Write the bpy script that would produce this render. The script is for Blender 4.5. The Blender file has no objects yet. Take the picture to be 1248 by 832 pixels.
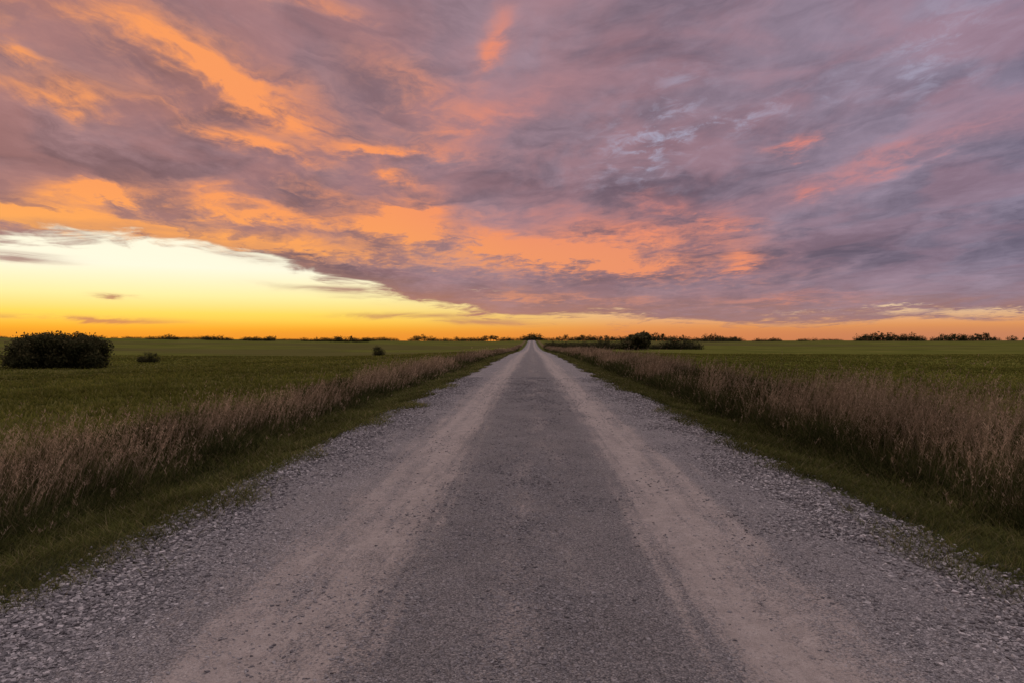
import bpy, math, numpy as np
from mathutils import Vector
rng = np.random.default_rng(7)
F = 832.0
YAW = math.atan(24/832.0)
CAMH = 1.6
scene = bpy.context.scene

def lin(r, g, b):
    def f(c):
        c = c/255.0
        return c/12.92 if c <= 0.04045 else ((c+0.055)/1.055)**2.4
    return (f(r), f(g), f(b), 1.0)

def smooth(a, b, x):
    t = np.clip((x-a)/(b-a), 0, 1)
    return t*t*(3-2*t)

_lat = np.random.default_rng(3).random((512, 512))
def vnoise(x, y):
    x = np.asarray(x, float); y = np.asarray(y, float)
    xi = np.floor(x).astype(int); yi = np.floor(y).astype(int)
    fx = x-xi; fy = y-yi
    fx = fx*fx*(3-2*fx); fy = fy*fy*(3-2*fy)
    a = _lat[xi % 512, yi % 512]; b = _lat[(xi+1) % 512, yi % 512]
    c = _lat[xi % 512, (yi+1) % 512]; d = _lat[(xi+1) % 512, (yi+1) % 512]
    return (a*(1-fx)+b*fx)*(1-fy)+(c*(1-fx)+d*fx)*fy
def fbm(x, y, o=4):
    s = 0; a = 0.5; t = 0
    for i in range(o):
        s = s+a*vnoise(x*2**i+17*i, y*2**i+31*i); t += a; a *= 0.5
    return s/t

# ---------------------------------------------------------------- terrain height
def H(x, y):
    x = np.asarray(x, float); y = np.asarray(y, float)
    ax = np.abs(x)
    h = -1.1*smooth(60, 230, y) + 3.6*smooth(260, 720, y) - 6*smooth(900, 2500, y)
    ditch = -0.30*smooth(2.9, 4.9, ax) + 0.24*smooth(5.2, 7.5, ax)
    left = np.where(x < 0, -0.9*smooth(8, 40, ax), -0.35*smooth(8, 40, ax))
    h = h + ditch*(1-0.7*smooth(150, 400, y)) + left
    h = h + 4.5*np.exp(-(((x+420)/260)**2+((y-480)/260)**2))
    h = h + 1.0*np.exp(-(((x-420)/260)**2+((y-520)/200)**2))
    rough = smooth(3.0, 4.2, ax)
    h = h + rough*0.10*(fbm(x*0.6, y*0.6, 3)-0.5) + smooth(10, 60, ax)*0.6*(fbm(x*0.02+5, y*0.02, 2)-0.5)
    return h

def road_half(y, side):
    return 2.85+0.22*(fbm(np.asarray(y)*0.5+side*40, 0*np.asarray(y)+side*9.3, 3)-0.5)+0.10*(fbm(np.asarray(y)*3+side*40, 0*np.asarray(y)+3.3, 2)-0.5)

def place(px, d):
    """world position for a landmark seen in photo column px at distance d"""
    dx = (px-624)/F
    az = math.atan(dx)-YAW
    x = math.sin(az)*d/math.cos(math.atan(dx)); y = math.cos(az)*d/math.cos(math.atan(dx))
    return x, y

# ---------------------------------------------------------------- node helpers
class G:
    def __init__(s, nt): s.nt = nt; s.n = nt.nodes; s.l = nt.links
    def inp(s, sock, v):
        if isinstance(v, bpy.types.NodeSocket): s.l.new(v, sock)
        elif v is not None: sock.default_value = v
    def m(s, op, a, b=None, c=None, clamp=False):
        n = s.n.new('ShaderNodeMath'); n.operation = op; n.use_clamp = clamp
        s.inp(n.inputs[0], a)
        if b is not None: s.inp(n.inputs[1], b)
        if c is not None: s.inp(n.inputs[2], c)
        return n.outputs[0]
    def add(s, a, b): return s.m('ADD', a, b)
    def sub(s, a, b): return s.m('SUBTRACT', a, b)
    def mul(s, a, b): return s.m('MULTIPLY', a, b)
    def ss(s, x, a, b, lo=0.0, hi=1.0, lin_=False):
        n = s.n.new('ShaderNodeMapRange'); n.interpolation_type = 'LINEAR' if lin_ else 'SMOOTHSTEP'
        s.inp(n.inputs['Value'], x)
        n.inputs['From Min'].default_value = a; n.inputs['From Max'].default_value = b
        n.inputs['To Min'].default_value = lo; n.inputs['To Max'].default_value = hi
        return n.outputs[0]
    def mix(s, f, a, b, mode='MIX'):
        n = s.n.new('ShaderNodeMix'); n.data_type = 'RGBA'; n.blend_type = mode
        s.inp(n.inputs[0], f); s.inp(n.inputs[6], a); s.inp(n.inputs[7], b)
        return n.outputs[2]
    def comb(s, x, y, z=0.0):
        n = s.n.new('ShaderNodeCombineXYZ')
        s.inp(n.inputs[0], x); s.inp(n.inputs[1], y); s.inp(n.inputs[2], z); return n.outputs[0]
    def sep(s, v):
        n = s.n.new('ShaderNodeSeparateXYZ'); s.inp(n.inputs[0], v); return n.outputs
    def noise(s, v, scale, detail=3, rough=0.5, dist=0.0, lac=2.0, dim='3D'):
        n = s.n.new('ShaderNodeTexNoise'); n.noise_dimensions = dim; s.inp(n.inputs['Vector'], v)
        n.inputs['Scale'].default_value = scale; n.inputs['Detail'].default_value = detail
        n.inputs['Roughness'].default_value = rough; n.inputs['Distortion'].default_value = dist
        n.inputs['Lacunarity'].default_value = lac
        return n.outputs
    def ramp(s, x, pts, interp='LINEAR'):
        n = s.n.new('ShaderNodeValToRGB'); s.inp(n.inputs[0], x)
        cr = n.color_ramp; cr.interpolation = interp
        while len(cr.elements) < len(pts): cr.elements.new(0.5)
        for e, (p, c) in zip(cr.elements, pts):
            e.position = p; e.color = c if isinstance(c, tuple) else (c, c, c, 1)
        return n.outputs[0]

# ---------------------------------------------------------------- sky (world)
world = bpy.data.worlds.new("sky"); scene.world = world; world.use_nodes = True
nt = world.node_tree; nt.nodes.clear(); g = G(nt)
tc = nt.nodes.new('ShaderNodeTexCoord')
X, Y, Z = g.sep(tc.outputs['Generated'])
az = g.m('ARCTAN2', X, Y); el = g.m('ARCSINE', g.m('MINIMUM', g.m('MAXIMUM', Z, -1.0), 1.0))
U = g.mul(az, F); V = g.mul(el, F)
def uv(px, py):
    dx = (px-624)/F; dz = (416-py)/F
    a = math.atan(dx)
    return (a-YAW)*F, math.atan(dz*math.cos(a))*F
zz = g.add(g.m('MAXIMUM', Z, 0.0), 0.09)
CX = g.m('DIVIDE', X, zz); CY = g.m('DIVIDE', Y, zz)
plane = g.comb(CX, g.mul(CY, 0.75))
plane2 = g.comb(g.add(CX, g.mul(CY, 0.12)), g.mul(CY, 0.8))
big = g.noise(plane, 0.8, 3, 0.5, dim='2D')
med = g.noise(plane2, 2.2, 5, 0.55, 0.3, dim='2D')
fine = g.noise(plane, 3.4, 8, 0.60, 0.5, dim='2D')
fine2 = g.noise(plane2, 10.0, 7, 0.64, 0.3, dim='2D')
mc = g.sep(med[1])
angv = g.comb(g.mul(U, 0.008), g.mul(V, 0.055))
hst = g.noise(angv, 1.0, 7, 0.62, 0.5, dim='2D')
# long feathered streaks fanning away from the road's direction
Vs = g.sub(V, g.mul(g.mul(U, U), 0.00032))
Vs = g.add(Vs, g.mul(g.sub(mc[1], 0.5), 60.0))
stk = g.noise(g.comb(g.mul(U, 0.0090), g.mul(Vs, 0.038)), 1.0, 8, 0.62, 0.35, dim='2D')
Uw = g.add(U, g.mul(g.sub(mc[0], 0.5), 90.0))
Vw = g.add(V, g.mul(g.mul(g.sub(mc[1], 0.5), 60.0), g.ss(V, 20, 250, 0.35, 1.1)))
Vw = g.add(Vw, g.mul(g.sub(fine2[0], 0.5), 22.0))
P = g.comb(Uw, Vw)
Praw = g.comb(g.add(U, g.mul(g.sub(mc[0], 0.5), 50.0)), g.add(V, g.mul(g.sub(hst[0], 0.5), 16.0)))
def blobs(lst, vec):
    tot = None
    for (px, py, sx, sy, ang, amp) in lst:
        u, v = uv(px, py)
        k = math.cos(math.atan((px-624)/F))
        n = nt.nodes.new('ShaderNodeMapping'); n.vector_type = 'TEXTURE'
        nt.links.new(vec, n.inputs['Vector'])
        n.inputs['Location'].default_value = (u, v, 0)
        n.inputs['Rotation'].default_value = (0, 0, -math.radians(ang))
        n.inputs['Scale'].default_value = (sx*k*k, sy*k, 1)
        d = nt.nodes.new('ShaderNodeVectorMath'); d.operation = 'DOT_PRODUCT'
        nt.links.new(n.outputs[0], d.inputs[0]); nt.links.new(n.outputs[0], d.inputs[1])
        e = g.m('POWER', 2.718, g.mul(d.outputs['Value'], -1.0))
        tot = g.mul(e, amp) if tot is None else g.m('MULTIPLY_ADD', e, amp, tot)
    return tot
lit_list = [
 (275,98,150,32,17,1.25),(70,112,90,17,4,.9),(25,62,45,10,5,.8),(300,172,100,12,13,1.1),
 (110,236,50,13,-8,1.05),(50,266,110,15,6,1.1),(240,288,270,16,4,1.25),(310,258,160,16,3,1.1),
 (495,266,50,28,-20,1.25),(640,298,140,24,5,1.05),(740,322,160,18,4,.95),(505,110,70,34,30,.5),
 (590,145,90,18,-20,.45),(592,50,46,13,-68,.75),(475,182,90,12,2,.9),(485,215,26,9,10,.95),
 (790,285,120,20,8,.75),(902,320,22,10,-12,.8),(980,172,32,9,-5,.85),(980,236,14,10,0,.8),
 (1090,190,140,16,-14,.6),(890,272,45,8,0,.65),(700,365,120,8,3,.8),(960,365,90,7,0,.55),(400,12,90,14,0,.5),(820,250,60,12,10,.6),
 (60,20,120,14,0,.4),(400,235,70,10,10,.5)]
dark_list = [(140,200,220,22,5,.8),(660,235,170,22,4,.6),(1180,215,170,26,-14,.75),(1050,300,240,24,-6,.5),
 (430,338,120,12,10,.8),(20,150,80,16,0,.4),(420,60,90,26,20,.3)]
light_list = [(780,165,110,40,-25,.8),(1130,60,160,45,-25,.8),(900,100,120,40,-25,.5),(1100,160,160,20,-16,.5),(640,60,120,60,-60,.4)]
Bl = blobs(lit_list, P); Bd = blobs(dark_list, P); Bp = blobs(light_list, P)
ff = g.add(g.mul(fine[0], 0.6), g.mul(fine2[0], 0.4))
fl = g.add(g.mul(stk[0], 0.52), g.add(g.mul(fine[0], 0.24), g.mul(fine2[0], 0.24)))
lit = g.mul(Bl, g.ss(g.add(fl, g.mul(Bl, 0.10)), 0.45, 0.68))
lit = g.m('MINIMUM', g.m('MULTIPLY_ADD', Bl, 0.15, lit), 1.1)
tone = g.add(g.mul(big[0], 0.65), g.add(g.mul(ff, 0.5), g.mul(stk[0], 0.55)))
tone = g.add(g.sub(tone, 0.37), g.sub(g.mul(Bp, 0.22), g.mul(Bd, 0.34)))
hu = g.ss(U, -560, 560, 0, 1, True)
darkc = g.mix(hu, lin(118, 88, 92), lin(94, 88, 108))
lightc = g.mix(hu, lin(172, 132, 134), lin(154, 142, 164))
base = g.mix(g.ss(tone, 0.05, 0.85), darkc, lightc)
pinkm = g.mul(g.ss(mc[2], 0.40, 0.62), g.ss(V, 60, 260, 0.2, 0.5))
base = g.mix(pinkm, base, g.mix(hu, lin(180, 126, 120), lin(168, 130, 146)))
brk = g.mul(blobs([(790,170,60,40,-20,1.0),(880,150,50,10,-10,.7),(1140,60,70,40,-30,.8),(960,130,120,14,-15,.4),(820,110,40,30,-60,.4)], P), g.ss(fine2[0], 0.46, 0.72))
base = g.mix(g.m('MINIMUM', g.mul(brk, 0.7), 1.0), base, lin(174, 174, 198))
litcol = g.ramp(hu, [(0.0, lin(252, 160, 94)), (0.35, lin(248, 152, 98)), (0.50, lin(236, 138, 112)), (1.0, lin(214, 130, 124))])
litcol = g.mix(g.ss(V, 90, 175, 0.55, 0.0), litcol, g.mix(hu, lin(255, 184, 84), lin(230, 132, 106)))
cloud = g.mix(g.m('MINIMUM', g.mul(lit, 0.97), 1.0), base, litcol)
# clear low sky
vv = g.ss(V, 0, 140, 0, 1, True)
clearL = g.ramp(vv, [(0.0, lin(238, 148, 40)), (0.10, lin(255, 188, 54)), (0.22, lin(255, 218, 96)), (0.36, lin(255, 240, 166)), (0.58, lin(255, 250, 224))])
clearR = g.ramp(vv, [(0.0, lin(200, 120, 72)), (0.12, lin(230, 156, 92)), (0.3, lin(232, 192, 158)), (1.0, lin(200, 180, 190))])
uR = g.ss(U, uv(380, 0)[0], uv(860, 0)[0])
clear = g.mix(uR, clearL, clearR)
def up(px): return (uv(px, 0)[0]+600)/1200
def vp(px, py): return uv(px, py)[1]/200
pts = [(px, py) for px, py in [(0, 286), (200, 296), (330, 312), (400, 342), (560, 380), (640, 390), (800, 393), (1000, 391), (1248, 386)]]
edge = g.mul(g.ramp(g.m('DIVIDE', g.add(U, 600.0), 1200.0), [(up(px), vp(px, py)) for px, py in pts]), 200.0)
ed = g.sub(V, edge)
ed = g.add(ed, g.mul(g.sub(hst[0], 0.5), g.ss(U, uv(300,0)[0], uv(600,0)[0], 40.0, 56.0)))
ed = g.add(ed, g.mul(g.sub(fine[0], 0.5), 26.0))
cover = g.ss(ed, -6, 8)
wisps = blobs([(20,312,55,5,2,1.1),(100,389,110,2.6,1,1.3),(138,361,20,2.0,2,1.1),(430,354,70,4,3,1.2),(500,385,70,3,0,1.0),(300,312,60,5,8,.8),(590,392,60,3,2,.9),(470,366,40,3,4,.8)], Praw)
wisps = g.mul(wisps, g.ss(hst[0], 0.30, 0.55))
cover = g.m('MAXIMUM', cover, g.m('MINIMUM', g.mul(wisps, 0.85), 0.85))
holes = blobs([(1095,370,40,8,-2,1.4),(1210,379,80,6,0,1.3),(765,383,30,4,0,1.0),(850,395,160,4,0,.6),(1120,392,180,4,0,.7),(990,380,60,5,0,.6),(585,353,26,3,0,.5)], Praw)
holes = g.ss(g.mul(holes, g.ss(g.add(g.mul(hst[0], 0.6), g.mul(fine2[0], 0.4)), 0.43, 0.62)), 0.12, 0.85)
wcol = g.mix(g.ss(V, 20, 120, 0.0, 1.0), lin(160, 108, 80), lin(156, 120, 112))
cloud = g.mix(g.ss(ed, 26, 0, 0.0, 0.45), cloud, wcol)
haze = g.ss(V, 90, 0, 0.0, 0.78)
cloud = g.mix(g.mul(haze, g.ss(U, uv(1250,0)[0], uv(500,0)[0], 0.75, 1.0)), cloud, g.mix(uR, lin(210, 136, 92), lin(172, 124, 114)))
sky = g.mix(cover, clear, cloud)
sky = g.mix(g.mul(holes, 0.8), sky, g.mix(g.ss(V, 16, 44), lin(232, 168, 108), lin(240, 210, 168)))
sky = g.mix(g.ss(V, 26, 4, 0.0, 0.78), sky, g.ramp(hu, [(0, lin(236, 148, 42)), (0.45, lin(240, 146, 54)), (0.62, lin(226, 136, 76)), (0.8, lin(206, 130, 90)), (1.0, lin(194, 130, 100))]))
bg1 = nt.nodes.new('ShaderNodeBackground'); bg1.inputs[1].default_value = 1.0; nt.links.new(sky, bg1.inputs[0])
gain = g.ss(V, 430, 800, 1.0, 2.65)  # unseen overhead sky boosted to put more light on the ground
rest = g.mix(g.ss(V, 200, 600), g.mix(hu, lin(146, 112, 116), lin(134, 118, 134)), lin(160, 147, 152))
rest = g.mix(g.ss(V, -2, -12), rest, (0.03, 0.03, 0.02, 1))
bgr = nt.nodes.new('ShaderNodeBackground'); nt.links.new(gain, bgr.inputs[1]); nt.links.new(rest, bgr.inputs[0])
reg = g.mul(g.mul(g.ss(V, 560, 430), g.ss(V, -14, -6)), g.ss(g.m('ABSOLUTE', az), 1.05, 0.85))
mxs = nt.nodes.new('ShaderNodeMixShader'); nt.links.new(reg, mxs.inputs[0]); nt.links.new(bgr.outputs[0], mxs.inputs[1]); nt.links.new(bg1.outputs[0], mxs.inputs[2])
nis = nt.nodes.new('ShaderNodeTexSky'); nis.sky_type = 'NISHITA'; nis.sun_disc = False
nis.sun_elevation = math.radians(2.0); nis.sun_rotation = math.radians(-31)
bg2 = nt.nodes.new('ShaderNodeBackground'); bg2.inputs[1].default_value = 0.002; nt.links.new(nis.outputs[0], bg2.inputs[0])
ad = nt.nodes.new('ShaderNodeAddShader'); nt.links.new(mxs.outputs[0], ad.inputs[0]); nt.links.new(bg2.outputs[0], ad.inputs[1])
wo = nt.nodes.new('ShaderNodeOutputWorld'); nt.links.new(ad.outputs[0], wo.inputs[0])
world.cycles.sampling_method = 'NONE'

# ---------------------------------------------------------------- sun
sd = bpy.data.lights.new("low_sun", 'SUN'); sd.energy = 0.5; sd.angle = math.radians(8); sd.color = (1.0, 0.68, 0.40)
so = bpy.data.objects.new("low_sun", sd); scene.collection.objects.link(so)
a = math.radians(-31); e = math.radians(4.0)
dirv = Vector((math.sin(a)*math.cos(e), math.cos(a)*math.cos(e), math.sin(e)))
so.rotation_euler = dirv.to_track_quat('Z', 'Y').to_euler()

# ---------------------------------------------------------------- mesh helpers
def mesh_np(name, verts, polys_sizes, loops, mat, attrs=None, smooth_=False):
    me = bpy.data.meshes.new(name)
    me.vertices.add(len(verts)); me.vertices.foreach_set('co', np.asarray(verts, np.float32).ravel())
    me.loops.add(len(loops)); me.loops.foreach_set('vertex_index', np.asarray(loops, np.int32))
    me.polygons.add(len(polys_sizes))
    st = np.concatenate([[0], np.cumsum(polys_sizes)[:-1]]).astype(np.int32)
    me.polygons.foreach_set('loop_start', st)
    me.polygons.foreach_set('use_smooth', np.full(len(polys_sizes), smooth_, bool))
    me.update(calc_edges=True)
    if attrs:
        for k, v in attrs.items():
            at = me.attributes.new(k, 'FLOAT', 'POINT'); at.data.foreach_set('value', np.asarray(v, np.float32))
    me.materials.append(mat)
    ob = bpy.data.objects.new(name, me); scene.collection.objects.link(ob)
    return ob

def grid_mesh(name, XX, YY, ZZ, mat):
    ny, nx = XX.shape
    v = np.stack([XX, YY, ZZ], -1).reshape(-1, 3)
    i = np.arange(ny-1)[:, None]*nx+np.arange(nx-1)[None, :]
    q = np.stack([i, i+1, i+nx+1, i+nx], -1).reshape(-1)
    return mesh_np(name, v, np.full((ny-1)*(nx-1), 4), q, mat, smooth_=True)

def blades(bx, by, h, w, lean=0.35, curl=0.5, rnd=None, leanang=None):
    n = len(bx)
    bz = H(bx, by)-0.01
    ang = rng.random(n)*2*np.pi if leanang is None else leanang
    la = lean*(0.3+rng.random(n)); cu = curl*(0.2+rng.random(n))
    fa = rng.random(n)*np.pi
    wx = np.cos(fa)*w/2; wy = np.sin(fa)*w/2
    ts = np.array([0, .4, .75, 1.0]); ws = np.array([1, .85, .55, 0])
    V = np.zeros((n, 7, 3)); T = np.zeros((n, 7))
    k = 0
    for t, s in zip(ts, ws):
        off = h*(la*t+cu*t*t)
        zz_ = bz+h*t*(1-0.25*cu*t)
        cx = bx+np.cos(ang)*off; cy = by+np.sin(ang)*off
        if s > 0:
            for sg in (-1, 1):
                V[:, k, 0] = cx+sg*wx*s; V[:, k, 1] = cy+sg*wy*s; V[:, k, 2] = zz_; T[:, k] = t; k += 1
        else:
            V[:, k, 0] = cx; V[:, k, 1] = cy; V[:, k, 2] = zz_; T[:, k] = t
    b = (np.arange(n)*7)[:, None]
    L = np.array([0, 1, 3, 2, 2, 3, 5, 4, 4, 5, 6])[None, :]+b
    sizes = np.tile([4, 4, 3], n)
    r = rng.random(n) if rnd is None else rnd
    at = {'t': T.ravel(), 'rnd': np.repeat(r, 7)}
    return V.reshape(-1, 3), sizes, L.ravel(), at, (ang, la, cu, bz)

def logy(n, a, b): return a*np.exp(rng.random(n)*math.log(b/a))

# ---------------------------------------------------------------- materials
def new_mat(name):
    m = bpy.data.materials.new(name); m.use_nodes = True
    m.node_tree.nodes.clear(); return m, G(m.node_tree)
def finish(m, g, col, rough=0.9, bump=None, bstr=0.5, bdist=0.01, transl=0.0, spec=0.2, simple=False):
    if simple:
        b = g.n.new('ShaderNodeBsdfDiffuse'); g.inp(b.inputs[0], col)
    else:
        b = g.n.new('ShaderNodeBsdfPrincipled'); g.inp(b.inputs['Base Color'], col); g.inp(b.inputs['Roughness'], rough)
        b.inputs['Specular IOR Level'].default_value = spec
    if bump is not None:
        bn = g.n.new('ShaderNodeBump'); bn.inputs['Strength'].default_value = bstr; bn.inputs['Distance'].default_value = bdist
        g.inp(bn.inputs['Height'], bump); g.l.new(bn.outputs[0], b.inputs['Normal'])
    out = g.n.new('ShaderNodeOutputMaterial')
    if transl > 0:
        t = g.n.new('ShaderNodeBsdfTranslucent'); g.inp(t.inputs[0], col)
        mx = g.n.new('ShaderNodeMixShader'); mx.inputs[0].default_value = transl
        g.l.new(b.outputs[0], mx.inputs[1]); g.l.new(t.outputs[0], mx.inputs[2]); g.l.new(mx.outputs[0], out.inputs[0])
    else: g.l.new(b.outputs[0], out.inputs[0])
    return m
def attr(g, nm):
    n = g.n.new('ShaderNodeAttribute'); n.attribute_name = nm; return n.outputs['Fac']
def pos(g):
    return g.n.new('ShaderNodeNewGeometry').outputs['Position']
def voro(g, v, scale, feat='F1'):
    n = g.n.new('ShaderNodeTexVoronoi'); n.voronoi_dimensions = '2D'; n.feature = feat; g.inp(n.inputs['Vector'], v); n.inputs['Scale'].default_value = scale
    return n.outputs

def gravel_col(g, p):
    v = voro(g, p, 85.0); v2 = voro(g, p, 170.0)
    cs = g.sep(v[1])
    c = cs[0]; c2 = g.sep(v2[1])[1]
    big_ = g.noise(p, 1.3, 4, 0.6, dim='2D')[0]
    c = g.add(g.mul(c, 0.5), g.mul(c2, 0.5))
    c = g.add(c, g.mul(g.sub(big_, 0.5), 0.35))
    col = g.ramp(c, [(0.1, (0.12, 0.117, 0.117, 1)), (0.45, (0.225, 0.22, 0.218, 1)), (0.75, (0.34, 0.33, 0.32, 1)), (0.95, (0.50, 0.48, 0.46, 1))])
    gap = g.ss(v[0], 0.25, 0.8, 1.0, 0.5)
    col = g.mix(1.0, col, g.comb(gap, gap, gap), 'MULTIPLY')
    hgt = g.add(g.sub(1.0, v[0]), g.mul(g.sub(1.0, v2[0]), 0.5))
    return col, hgt, cs[2]

mr, g = new_mat("gravel_road"); p = pos(g); px_, py_, pz_ = g.sep(p)
wob = g.noise(g.comb(g.mul(px_, 0.6), g.mul(py_, 0.16)), 1.0, 4, 0.6, dim='2D')[0]
grain = g.noise(g.comb(px_, g.mul(py_, 0.22)), 3.5, 6, 0.7, dim='2D')[0]
xw = g.add(px_, g.mul(g.sub(wob, 0.5), 0.5)); axw = g.m('ABSOLUTE', xw)
tr = g.mul(g.ss(axw, 0.45, 1.20), g.ss(axw, 2.4, 1.40))
st1 = g.noise(g.comb(g.mul(px_, 6.0), g.mul(py_, 0.10)), 1.0, 4, 0.65, dim='2D')[0]
tr = g.ss(g.add(tr, g.add(g.mul(g.sub(grain, 0.5), 1.2), g.mul(g.sub(st1, 0.5), 1.0))), 0.20, 1.30)
cen = g.mul(g.ss(g.m('ABSOLUTE', g.sub(xw, 0.08)), 0.45, 0.05), g.ss(g.noise(g.comb(px_, g.add(g.mul(py_, 0.25), 7.1)), 1.2, 5, 0.65, dim='2D')[0], 0.42, 0.68))
tr = g.m('MAXIMUM', tr, g.mul(cen, 0.55))
gc, gh, gr = gravel_col(g, p)
shd = g.ss(axw, 0.45, 1.6, 0.82, 1.08)      # fresher, darker chip down the crown
gc = g.mix(1.0, gc, g.comb(shd, shd, shd), 'MULTIPLY')
dn = g.noise(p, 7.0, 6, 0.7, dim='2D')[0]; dn2 = g.noise(p, 160.0, 3, 0.6, dim='2D')[0]
dirt = g.ramp(g.add(g.mul(dn, 0.5), g.mul(dn2, 0.5)), [(0.3, (0.24, 0.21, 0.185, 1)), (0.5, (0.36, 0.318, 0.28, 1)), (0.7, (0.48, 0.43, 0.385, 1))])
pebm = g.ss(g.add(tr, g.mul(g.sub(gr, 0.5), 0.7)), 0.08, 0.95)
col = g.mix(g.mul(pebm, 0.82), gc, dirt)
hh = g.mul(gh, g.ss(pebm, 0, 1, 1.0, 0.3)); hh = g.add(hh, g.mul(dn2, 0.3))
finish(mr, g, col, 0.95, hh, 0.9, 0.009, spec=0.15)

mg, g = new_mat("ground"); p = pos(g); px_, py_, pz_ = g.sep(p)
n1 = g.noise(p, 0.05, 5, 0.6, dim='2D')[0]; n2 = g.noise(p, 2.2, 6, 0.7, dim='2D')[0]; n3 = g.noise(g.comb(px_, g.mul(py_, 0.4)), 14.0, 5, 0.7, dim='2D')[0]
gcol = g.ramp(g.noise(p, 70.0, 4, 0.7, dim='2D')[0], [(0.35, (0.10, 0.095, 0.09, 1)), (0.65, (0.34, 0.32, 0.31, 1))])
soil = g.ramp(n2, [(0.3, (0.022, 0.026, 0.012, 1)), (0.7, (0.065, 0.07, 0.03, 1))])
fld = g.ramp(g.add(g.mul(n1, 0.65), g.mul(n3, 0.35)), [(0.3, (0.075, 0.088, 0.018, 1)), (0.5, (0.118, 0.127, 0.027, 1)), (0.72, (0.165, 0.16, 0.044, 1))])
rows = g.noise(g.comb(g.mul(px_, 0.006), g.mul(py_, 0.014)), 1.0, 3, 0.5, dim='2D')[0]
fld = g.mix(g.ss(rows, 0.46, 0.60, 0.0, 0.6), fld, (0.10, 0.085, 0.035, 1))
ax_ = g.m('ABSOLUTE', px_)
verge = g.mix(g.ss(ax_, 5.6, 8.0), soil, fld)
faredge = g.ss(py_, 60, 220)
verge = g.mix(g.mul(faredge, g.ss(ax_, 4.4, 5.0)), verge, g.mix(g.ss(ax_, 6.4, 7.0), (0.15, 0.12, 0.06, 1), fld))
verge = g.mix(g.mul(g.ss(py_, 30, 90), g.ss(ax_, 5.0, 4.4)), verge, (0.08, 0.09, 0.025, 1))
edge_m = g.ss(g.add(ax_, g.mul(g.sub(n2, 0.5), 1.6)), 3.35, 2.9)
col = g.mix(edge_m, verge, gcol)
finish(mg, g, col, 1.0, n3, 0.7, 0.04, simple=True)

def grass_mat(name, stops_a, stops_b, transl=0.35):
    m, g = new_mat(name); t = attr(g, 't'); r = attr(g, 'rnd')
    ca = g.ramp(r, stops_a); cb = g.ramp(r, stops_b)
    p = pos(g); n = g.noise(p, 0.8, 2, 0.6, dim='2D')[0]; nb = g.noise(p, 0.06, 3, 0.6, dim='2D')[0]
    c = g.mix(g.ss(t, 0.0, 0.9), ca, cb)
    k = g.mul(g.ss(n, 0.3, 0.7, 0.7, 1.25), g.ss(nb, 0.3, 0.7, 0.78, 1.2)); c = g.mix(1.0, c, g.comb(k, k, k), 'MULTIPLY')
    return finish(m, g, c, 0.75, transl=transl, simple=True)
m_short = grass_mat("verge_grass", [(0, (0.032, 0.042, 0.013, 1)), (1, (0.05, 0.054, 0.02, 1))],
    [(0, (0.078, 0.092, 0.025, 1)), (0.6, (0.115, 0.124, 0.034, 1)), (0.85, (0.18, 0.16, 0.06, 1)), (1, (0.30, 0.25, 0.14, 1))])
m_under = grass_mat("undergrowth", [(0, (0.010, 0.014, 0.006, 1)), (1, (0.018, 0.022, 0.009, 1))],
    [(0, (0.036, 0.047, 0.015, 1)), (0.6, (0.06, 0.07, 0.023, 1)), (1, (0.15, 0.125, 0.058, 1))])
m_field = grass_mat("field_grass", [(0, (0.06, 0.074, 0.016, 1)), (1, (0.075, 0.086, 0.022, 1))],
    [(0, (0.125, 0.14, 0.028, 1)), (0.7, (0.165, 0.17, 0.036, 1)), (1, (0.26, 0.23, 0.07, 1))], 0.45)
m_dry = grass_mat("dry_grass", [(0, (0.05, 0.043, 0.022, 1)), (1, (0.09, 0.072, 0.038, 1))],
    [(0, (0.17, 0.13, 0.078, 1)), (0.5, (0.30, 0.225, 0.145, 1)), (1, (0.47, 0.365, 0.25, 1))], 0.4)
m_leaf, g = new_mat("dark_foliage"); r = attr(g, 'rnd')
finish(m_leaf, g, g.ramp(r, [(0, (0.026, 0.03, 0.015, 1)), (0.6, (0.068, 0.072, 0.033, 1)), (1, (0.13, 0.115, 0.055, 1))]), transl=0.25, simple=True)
m_bark, g = new_mat("bark"); finish(m_bark, g, g.ramp(g.noise(pos(g), 6, 4)[0], [(0.3, (0.02, 0.016, 0.012, 1)), (0.7, (0.06, 0.048, 0.036, 1))]), 0.9)
m_stone, g = new_mat("gravel_stones"); r = attr(g, 'rnd')
finish(m_stone, g, g.ramp(r, [(0, (0.12, 0.118, 0.12, 1)), (0.4, (0.22, 0.215, 0.215, 1)), (0.8, (0.36, 0.35, 0.34, 1)), (1, (0.56, 0.54, 0.52, 1))]), simple=True)

# ---------------------------------------------------------------- ground sheet
xs = np.unique(np.concatenate([np.linspace(0, 10, 51), 10*np.exp(np.linspace(0, math.log(350), 60))]))
xs = np.concatenate([-xs[::-1][:-1], xs])
ys = np.unique(np.concatenate([np.linspace(-60, 0, 20), np.linspace(0, 30, 120), 30*np.exp(np.linspace(0, math.log(120), 150))]))
XX, YY = np.meshgrid(xs, ys); ZZ = H(XX, YY)-0.035*(np.abs(XX) < 2.75)
grid_mesh("ground", XX, YY, ZZ, mg)
ysr = np.unique(np.concatenate([np.linspace(-40, 0, 60), np.linspace(0, 40, 700), 40*np.exp(np.linspace(0, math.log(28), 260))]))
uu = np.linspace(-1, 1, 61)
UU, YR = np.meshgrid(uu, ysr)
hwL = road_half(ysr, 0)[:, None]; hwR = road_half(ysr, 1)[:, None]
XR = np.where(UU < 0, UU*hwL, UU*hwR)
ru = -0.022*np.exp(-((np.abs(XR)-1.3)/0.38)**2)+0.015*(fbm(XR*2.2, YR*1.2, 4)-0.5)
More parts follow.
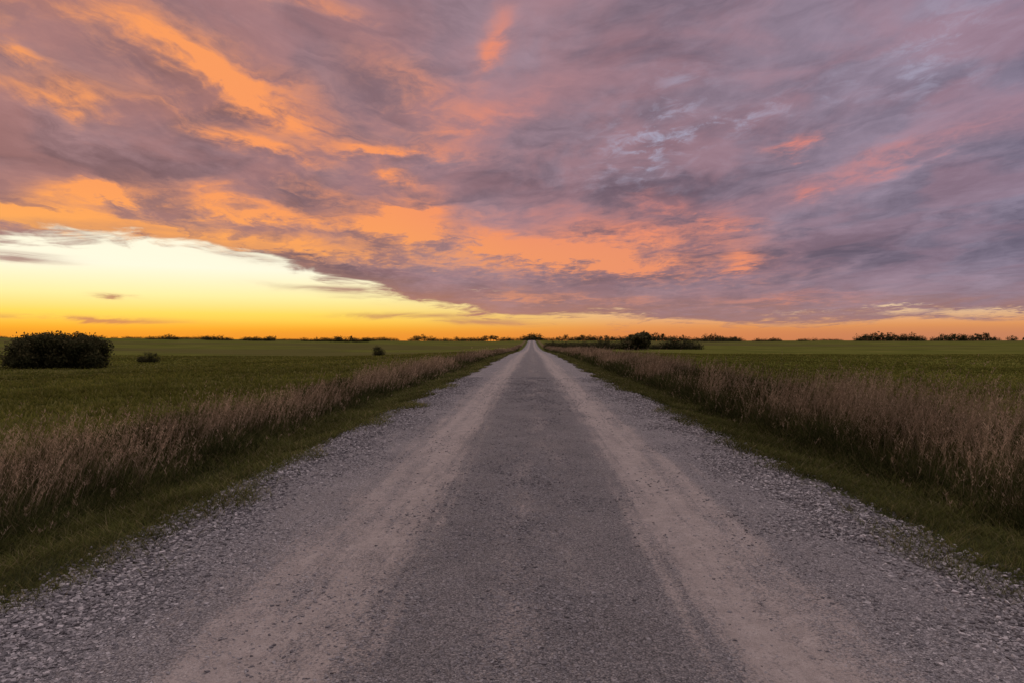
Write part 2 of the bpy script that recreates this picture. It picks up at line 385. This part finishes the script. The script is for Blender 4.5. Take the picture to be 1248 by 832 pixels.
ZR = H(XR, YR)+0.012+ru*smooth(1.0, 0.9, np.abs(UU))+0.010*(1-np.abs(UU)**6)
ZR = np.where(np.abs(UU) > 0.999, H(XR, YR)-0.01, ZR)
grid_mesh("gravel_road", XR, YR, ZR, mr)

# ---------------------------------------------------------------- loose stones
def stones():
    n = 230000
    y = logy(n, 1.6, 30)
    kind = rng.random(n)
    sgn = np.where(rng.random(n) < 0.5, -1, 1)
    x = np.where(kind < 0.60, sgn*(1.9+1.3*rng.random(n)**0.7+0.14*rng.normal(size=n)),
        np.where(kind < 0.86, rng.normal(size=n)*0.42, (rng.random(n)-0.5)*5.2))
    clump = fbm(x*1.2+3, y*0.6, 3)
    keep = (rng.random(n) < smooth(0.3, 0.6, clump)+0.25)
    x = x[keep]; y = y[keep]; n = len(x)
    s = (0.0028+0.0045*rng.random(n)**2.5)*(1+0.45*smooth(2, 2.8, np.abs(x)))*(1+y*0.03)
    base = np.array([[i, j, k] for k in (-1, 1) for j in (-1, 1) for i in (-1, 1)], float)
    V = base[None]+0.45*rng.normal(size=(n, 8, 3))
    V *= (s[:, None]*np.array([1, 1, 0.7])[None]*(0.7+0.6*rng.random((n, 3))))[:, None, :]
    a = rng.random(n)*2*np.pi; c, s_ = np.cos(a)[:, None], np.sin(a)[:, None]
    Vx = V[..., 0]*c-V[..., 1]*s_; Vy = V[..., 0]*s_+V[..., 1]*c
    z0 = H(x, y)+0.016-0.022*np.exp(-((np.abs(x)-1.3)/0.38)**2)-0.012*(np.abs(x) > 2.85)
    V = np.stack([Vx+x[:, None], Vy+y[:, None], V[..., 2]+(z0+s*0.35)[:, None]], -1)
    fc = np.array([0, 2, 3, 1, 4, 5, 7, 6, 0, 1, 5, 4, 2, 6, 7, 3, 0, 4, 6, 2, 1, 3, 7, 5])
    L = (np.arange(n)*8)[:, None]+fc[None]
    rr = np.clip(rng.random(n)*(0.68+0.28*smooth(0.8, 2.2, np.abs(x))), 0, 1)
    mesh_np("loose_gravel", V.reshape(-1, 3), np.full(n*6, 4), L.ravel(), m_stone, {'rnd': np.repeat(rr, 8)})
stones()

# ---------------------------------------------------------------- verge grass
def verge():
    n = 240000
    y = logy(n, 1.8, 160); sg = np.where(rng.random(n) < 0.5, -1, 1)
    inner = 2.95+1.1*(fbm(y*0.55+sg*7, sg*3.0, 4)-0.5)
    u = rng.random(n)
    x = inner-0.15+u*2.5
    dens = smooth(0.0, 0.22, u+0.6*(fbm(x*2.5+sg*20, y*1.3, 3)-0.5))*0.95+0.04
    keep = rng.random(n) < dens*(0.45+1.0*fbm(x*2.2+sg*11, y*1.1, 3))
    x, y, sg, u = x[keep], y[keep], sg[keep], u[keep]; n = len(x)
    h = (0.04+0.09*rng.random(n)+0.15*smooth(0.3, 1.0, u)*rng.random(n))*(0.5+1.0*fbm(x*1.5+sg*5, y*0.9, 3))
    w = np.maximum(0.0042, 0.0009*y)
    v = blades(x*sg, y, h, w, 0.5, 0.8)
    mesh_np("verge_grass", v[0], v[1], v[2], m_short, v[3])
verge()

def under():
    n = 150000
    y = logy(n, 2.5, 260); sg = np.where(rng.random(n) < 0.45, -1, 1)
    x = 4.5+0.5*(fbm(y*0.35+sg*3, sg*5.0, 3)-0.5)*2+rng.random(n)**0.8*np.where(sg > 0, 3.2, 2.4)
    h = (0.20+0.32*rng.random(n))*smooth(4.1, 5.4, x)*(0.6+0.8*fbm(x*0.9+sg*5, y*0.5, 3))*np.where(sg > 0, 1.25, 0.85)+0.05
    w = np.maximum(0.008, 0.0011*y)
    v = blades(x*sg, y, h, w, 0.35, 0.7)
    mesh_np("ditch_undergrowth", v[0], v[1], v[2], m_under, v[3])
under()

def dry():
    n = 44000
    y = logy(n, 3.0, 330); sg = np.where(rng.random(n) < 0.32, -1, 1)
    x = 5.1+rng.random(n)*np.where(sg > 0, 2.6, 1.5)+0.3*rng.normal(size=n)
    cl = fbm(x*0.7+sg*33, y*0.28, 3)
    keep = rng.random(n) < smooth(0.36, 0.66, cl)*0.9+np.where(sg > 0, 0.12, 0.07)
    x, y, sg, cl = x[keep], y[keep], sg[keep], cl[keep]; n = len(x)
    h = (0.35+0.50*rng.random(n))*(0.42+1.05*cl)*np.where(sg > 0, 1.42-0.22*smooth(12, 60, y), 1.05)*smooth(4.2, 5.6, x)
    h = h*(1+0.3*(rng.random(n) > 0.93))
    w = np.maximum(0.0032, 0.00055*y)
    la = math.radians(20)+rng.normal(size=n)*1.0
    v, s, L, at, (ang, lea, cu, bz) = blades(x*sg, y, h, w, 0.20, 0.30, leanang=la)
    V = [v]; S = [s]; LL = [L]; T = [at['t']]; R = [at['rnd']]; off = len(v)
    r0 = at['rnd'].reshape(-1, 7)[:, 0]
    for k in range(10):
        t = 0.66+0.34*rng.random(n)
        o = h*(lea*t+cu*t*t); cx = x*sg+np.cos(ang)*o; cy = y+np.sin(ang)*o; cz = bz+h*t*(1-0.25*cu*t)
        ln = 0.035+0.05*rng.random(n); dr = rng.random(n)*2*np.pi; sp = 0.2+0.4*rng.random(n)
        tip = np.stack([cx+np.cos(dr)*ln*sp, cy+np.sin(dr)*ln*sp, cz+ln*(0.8-0.5*rng.random(n))], -1)
        ba = np.stack([cx, cy, cz], -1); mid = (ba+tip)/2
        wv = np.maximum(0.0022, 0.00045*y); fa = rng.random(n)*np.pi
        wd = np.stack([np.cos(fa)*wv, np.sin(fa)*wv, 0*fa], -1)
        q = np.stack([ba, mid+wd, tip, mid-wd], 1).reshape(-1, 3)
        V.append(q); S.append(np.full(n, 4)); LL.append(np.arange(n*4)+off); off += n*4
        T.append(np.ones(n*4)); R.append(np.repeat(np.clip(r0+0.2*rng.normal(size=n), 0, 1), 4))
    mesh_np("tall_dry_grass", np.concatenate(V), np.concatenate(S), np.concatenate(LL), m_dry, {'t': np.concatenate(T), 'rnd': np.concatenate(R)})
dry()

def fieldg():
    n = 260000
    y = logy(n, 4, 150); sg = np.where(rng.random(n) < 0.5, -1, 1)
    x = 6.4+rng.random(n)*np.minimum(8+y*1.0, 120)
    h = (0.08+0.14*rng.random(n))*(0.6+0.8*fbm(x*0.3+sg*15, y*0.3, 3))
    w = np.maximum(0.006, 0.0014*y)
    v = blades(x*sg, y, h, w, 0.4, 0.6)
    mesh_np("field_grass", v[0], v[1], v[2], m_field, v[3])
fieldg()

# ---------------------------------------------------------------- woody plants
def leaves(lobes, n, size):
    lo = np.array(lobes); vol = (lo[:, 3]*lo[:, 4]*lo[:, 5])**0.8; idx = rng.choice(len(lo), n, p=vol/vol.sum())
    d = rng.normal(size=(n, 3)); d /= np.linalg.norm(d, axis=1)[:, None]
    r = rng.random(n)**0.45*(1+0.16*rng.normal(size=n))
    c = lo[idx, :3]+d*r[:, None]*lo[idx, 3:]
    a = rng.normal(size=(n, 3)); a /= np.linalg.norm(a, axis=1)[:, None]
    b = np.cross(a, rng.normal(size=(n, 3))); b /= np.linalg.norm(b, axis=1)[:, None]
    s = size*(0.5+rng.random(n))[:, None]
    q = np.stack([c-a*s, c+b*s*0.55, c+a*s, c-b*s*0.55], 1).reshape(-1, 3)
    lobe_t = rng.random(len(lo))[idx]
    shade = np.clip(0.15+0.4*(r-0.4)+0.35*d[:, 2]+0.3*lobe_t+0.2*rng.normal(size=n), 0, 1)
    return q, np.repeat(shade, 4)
def limb(p0, p1, r0, r1, k=6):
    p0 = np.array(p0, float); p1 = np.array(p1, float); d = p1-p0; d /= np.linalg.norm(d)
    u = np.cross(d, [0.3, 0.9, 0.1]); u /= np.linalg.norm(u); w = np.cross(d, u)
    a = np.arange(k)*2*np.pi/k
    ring = np.cos(a)[:, None]*u+np.sin(a)[:, None]*w
    V = np.concatenate([p0+ring*r0, p1+ring*r1]); L = []
    for i in range(k): L += [i, (i+1) % k, k+(i+1) % k, k+i]
    return V, np.array(L)
def woody(name, specs, leafk=0.038, even=0.0):
    LV = []; LR = []; BV = []; BL = []; boff = 0
    for (x, y, wd, ht, kind, nl) in specs:
        z = float(H(x, y)); lob = []
        if kind == 'tree':
            th = ht*0.10; nb = 11
            for i in range(nb):
                a = rng.random()*6.28; rr = wd*0.32*rng.random()**0.5; zc = th+(ht-th)*(0.15+0.65*rng.random())
                s = wd*(0.15+0.12*rng.random())
                lob.append((x+math.cos(a)*rr, y+math.sin(a)*rr, z+zc, s, s, min(s*0.8, ht*0.22)))
            sg = [((x, y, z-0.1), (x+0.02*wd, y, z+th*1.4), 0.035*ht, 0.022*ht), ((x+0.02*wd, y, z+th*1.4), (x, y, z+ht*0.7), 0.022*ht, 0.006*ht)]
            for l in lob[:6]: sg.append(((x, y, z+th*(0.9+0.5*rng.random())), (l[0], l[1], l[2]), 0.015*ht, 0.004*ht))
        else:
            nb = max(5, int(wd/ht*9)); sg = []
            for i in range(nb):
                xo = (i+rng.random()-nb/2)/nb*wd*0.92; tp = 1.0-0.25*abs(xo/wd*2)**3
                s = ht*(0.15+0.12*rng.random()); zc = (ht*tp-s)*(even+(1-even)*(0.25+0.72*rng.random()))
                lob.append((x+xo, y+(rng.random()-0.5)*min(wd*0.35, 3.0), z+max(zc, s*0.6), s*1.25, s*1.1, s))
                lob.append((x+xo+0.2*s, y+(rng.random()-0.5)*min(wd*0.35, 3.0), z+ht*0.22, s*1.4, s*1.2, ht*0.26))
                if even > 0: lob.append((x+xo, y+(rng.random()-0.5)*2.5, z+ht*0.5, ht*0.22, ht*0.2, ht*0.24))
                sg.append(((x+xo*0.8, y, z-0.1), lob[-2][:3], 0.03*ht, 0.008*ht, ))
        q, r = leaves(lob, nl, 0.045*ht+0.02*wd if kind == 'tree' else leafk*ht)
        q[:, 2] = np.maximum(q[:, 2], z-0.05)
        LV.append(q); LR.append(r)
        for s in sg:
            V, L = limb(*s); BV.append(V); BL.append(L+boff); boff += len(V)
    LV = np.concatenate(LV); LR = np.concatenate(LR); BV = np.concatenate(BV); BL = np.concatenate(BL)
    V = np.concatenate([LV, BV]); L = np.concatenate([np.arange(len(LV)), BL+len(LV)])
    nf = len(L)//4
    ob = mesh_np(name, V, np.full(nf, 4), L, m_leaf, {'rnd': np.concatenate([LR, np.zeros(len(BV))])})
    ob.data.materials.append(m_bark)
    mi = np.zeros(nf, np.int32); mi[len(LV)//4:] = 1; ob.data.polygons.foreach_set('material_index', mi)
    return ob
def pw(px, d): return px*d/F
x, y = place(70, 62); woody("bush", [(x, y, pw(114, 62), 3.5, 'bush', 40000)], 0.028, 0.55)
x, y = place(181, 80); woody("shrub", [(x, y, pw(26, 80), 1.4, 'bush', 3000)])
x, y = place(461, 110); woody("shrub", [(x, y, 1.5, 1.8, 'bush', 2000)])
x, y = place(775, 240); woody("tree", [(x, y, pw(38, 240), 6.0, 'tree', 6000)])
sp = []
for px in np.arange(668, 850, 4.0):
    d = 250+rng.random()*40; x, y = place(px+rng.normal()*2, d)
    e_ = max(0.0, float(fbm(px*0.045, 3.0, 2)))
    sp.append((x, y, 4.5+2.5*rng.random(), (2.0+4.0*e_**1.3)*(0.85+0.3*rng.random()), 'bush', 600))
woody("hedgerow", sp, 0.05)
sp = []
def line(a, b, d0, h0, h1, step=3.0, gap=0.0):
    px = a
    while px < b:
        e_ = float(fbm(px*0.045+a, d0*0.1, 4)); e_ = min(1.2, max(0, (e_-0.25)/0.45))
        d = d0*(1+0.05*rng.random()); x, y = place(px, d); hh_ = (h0+(h1-h0)*e_)*(0.75+0.4*rng.random())
        if e_ > gap:
            sp.append((x, y, pw(step*2.6, d)*(0.8+0.6*rng.random()), hh_, 'tree' if rng.random() < 0.25 and hh_ > 5 else 'bush', 200))
        px += step*(0.5+1.0*rng.random())
line(182, 216, 500, 2.0, 4, 4); line(250, 335, 500, 2.4, 5.2, 3, .1); line(370, 450, 500, 2.6, 6, 3, .1)
line(-30, 470, 560, 1.0, 3.0, 5, .5)
line(450, 640, 700, 2.8, 6.5, 3.0, .12); line(638, 662, 650, 4, 8, 3); line(662, 900, 720, 3, 8, 3.0, .15)
line(900, 1005, 560, 2, 6.5, 3, .2); line(1045, 1260, 560, 4.0, 8.5, 3, .08); line(1000, 1050, 700, 2, 4, 4, .3); line(850, 900, 560, 1.5, 3.5, 4, .3)
line(-300, -30, 560, 2, 6, 8, .3); line(1260, 1500, 560, 5, 9, 8)
woody("distant_treeline", sp, 0.075)

# ---------------------------------------------------------------- camera
cd = bpy.data.cameras.new("camera"); cd.lens = 24.0; cd.sensor_width = 36.0; cd.clip_end = 20000; cd.clip_start = 0.05
co = bpy.data.objects.new("camera", cd); scene.collection.objects.link(co)
co.location = (0, 0, CAMH); co.rotation_euler = (math.radians(90), 0, YAW)
scene.camera = co
scene.view_settings.view_transform = 'Standard'; scene.view_settings.look = 'None'; scene.view_settings.exposure = 0
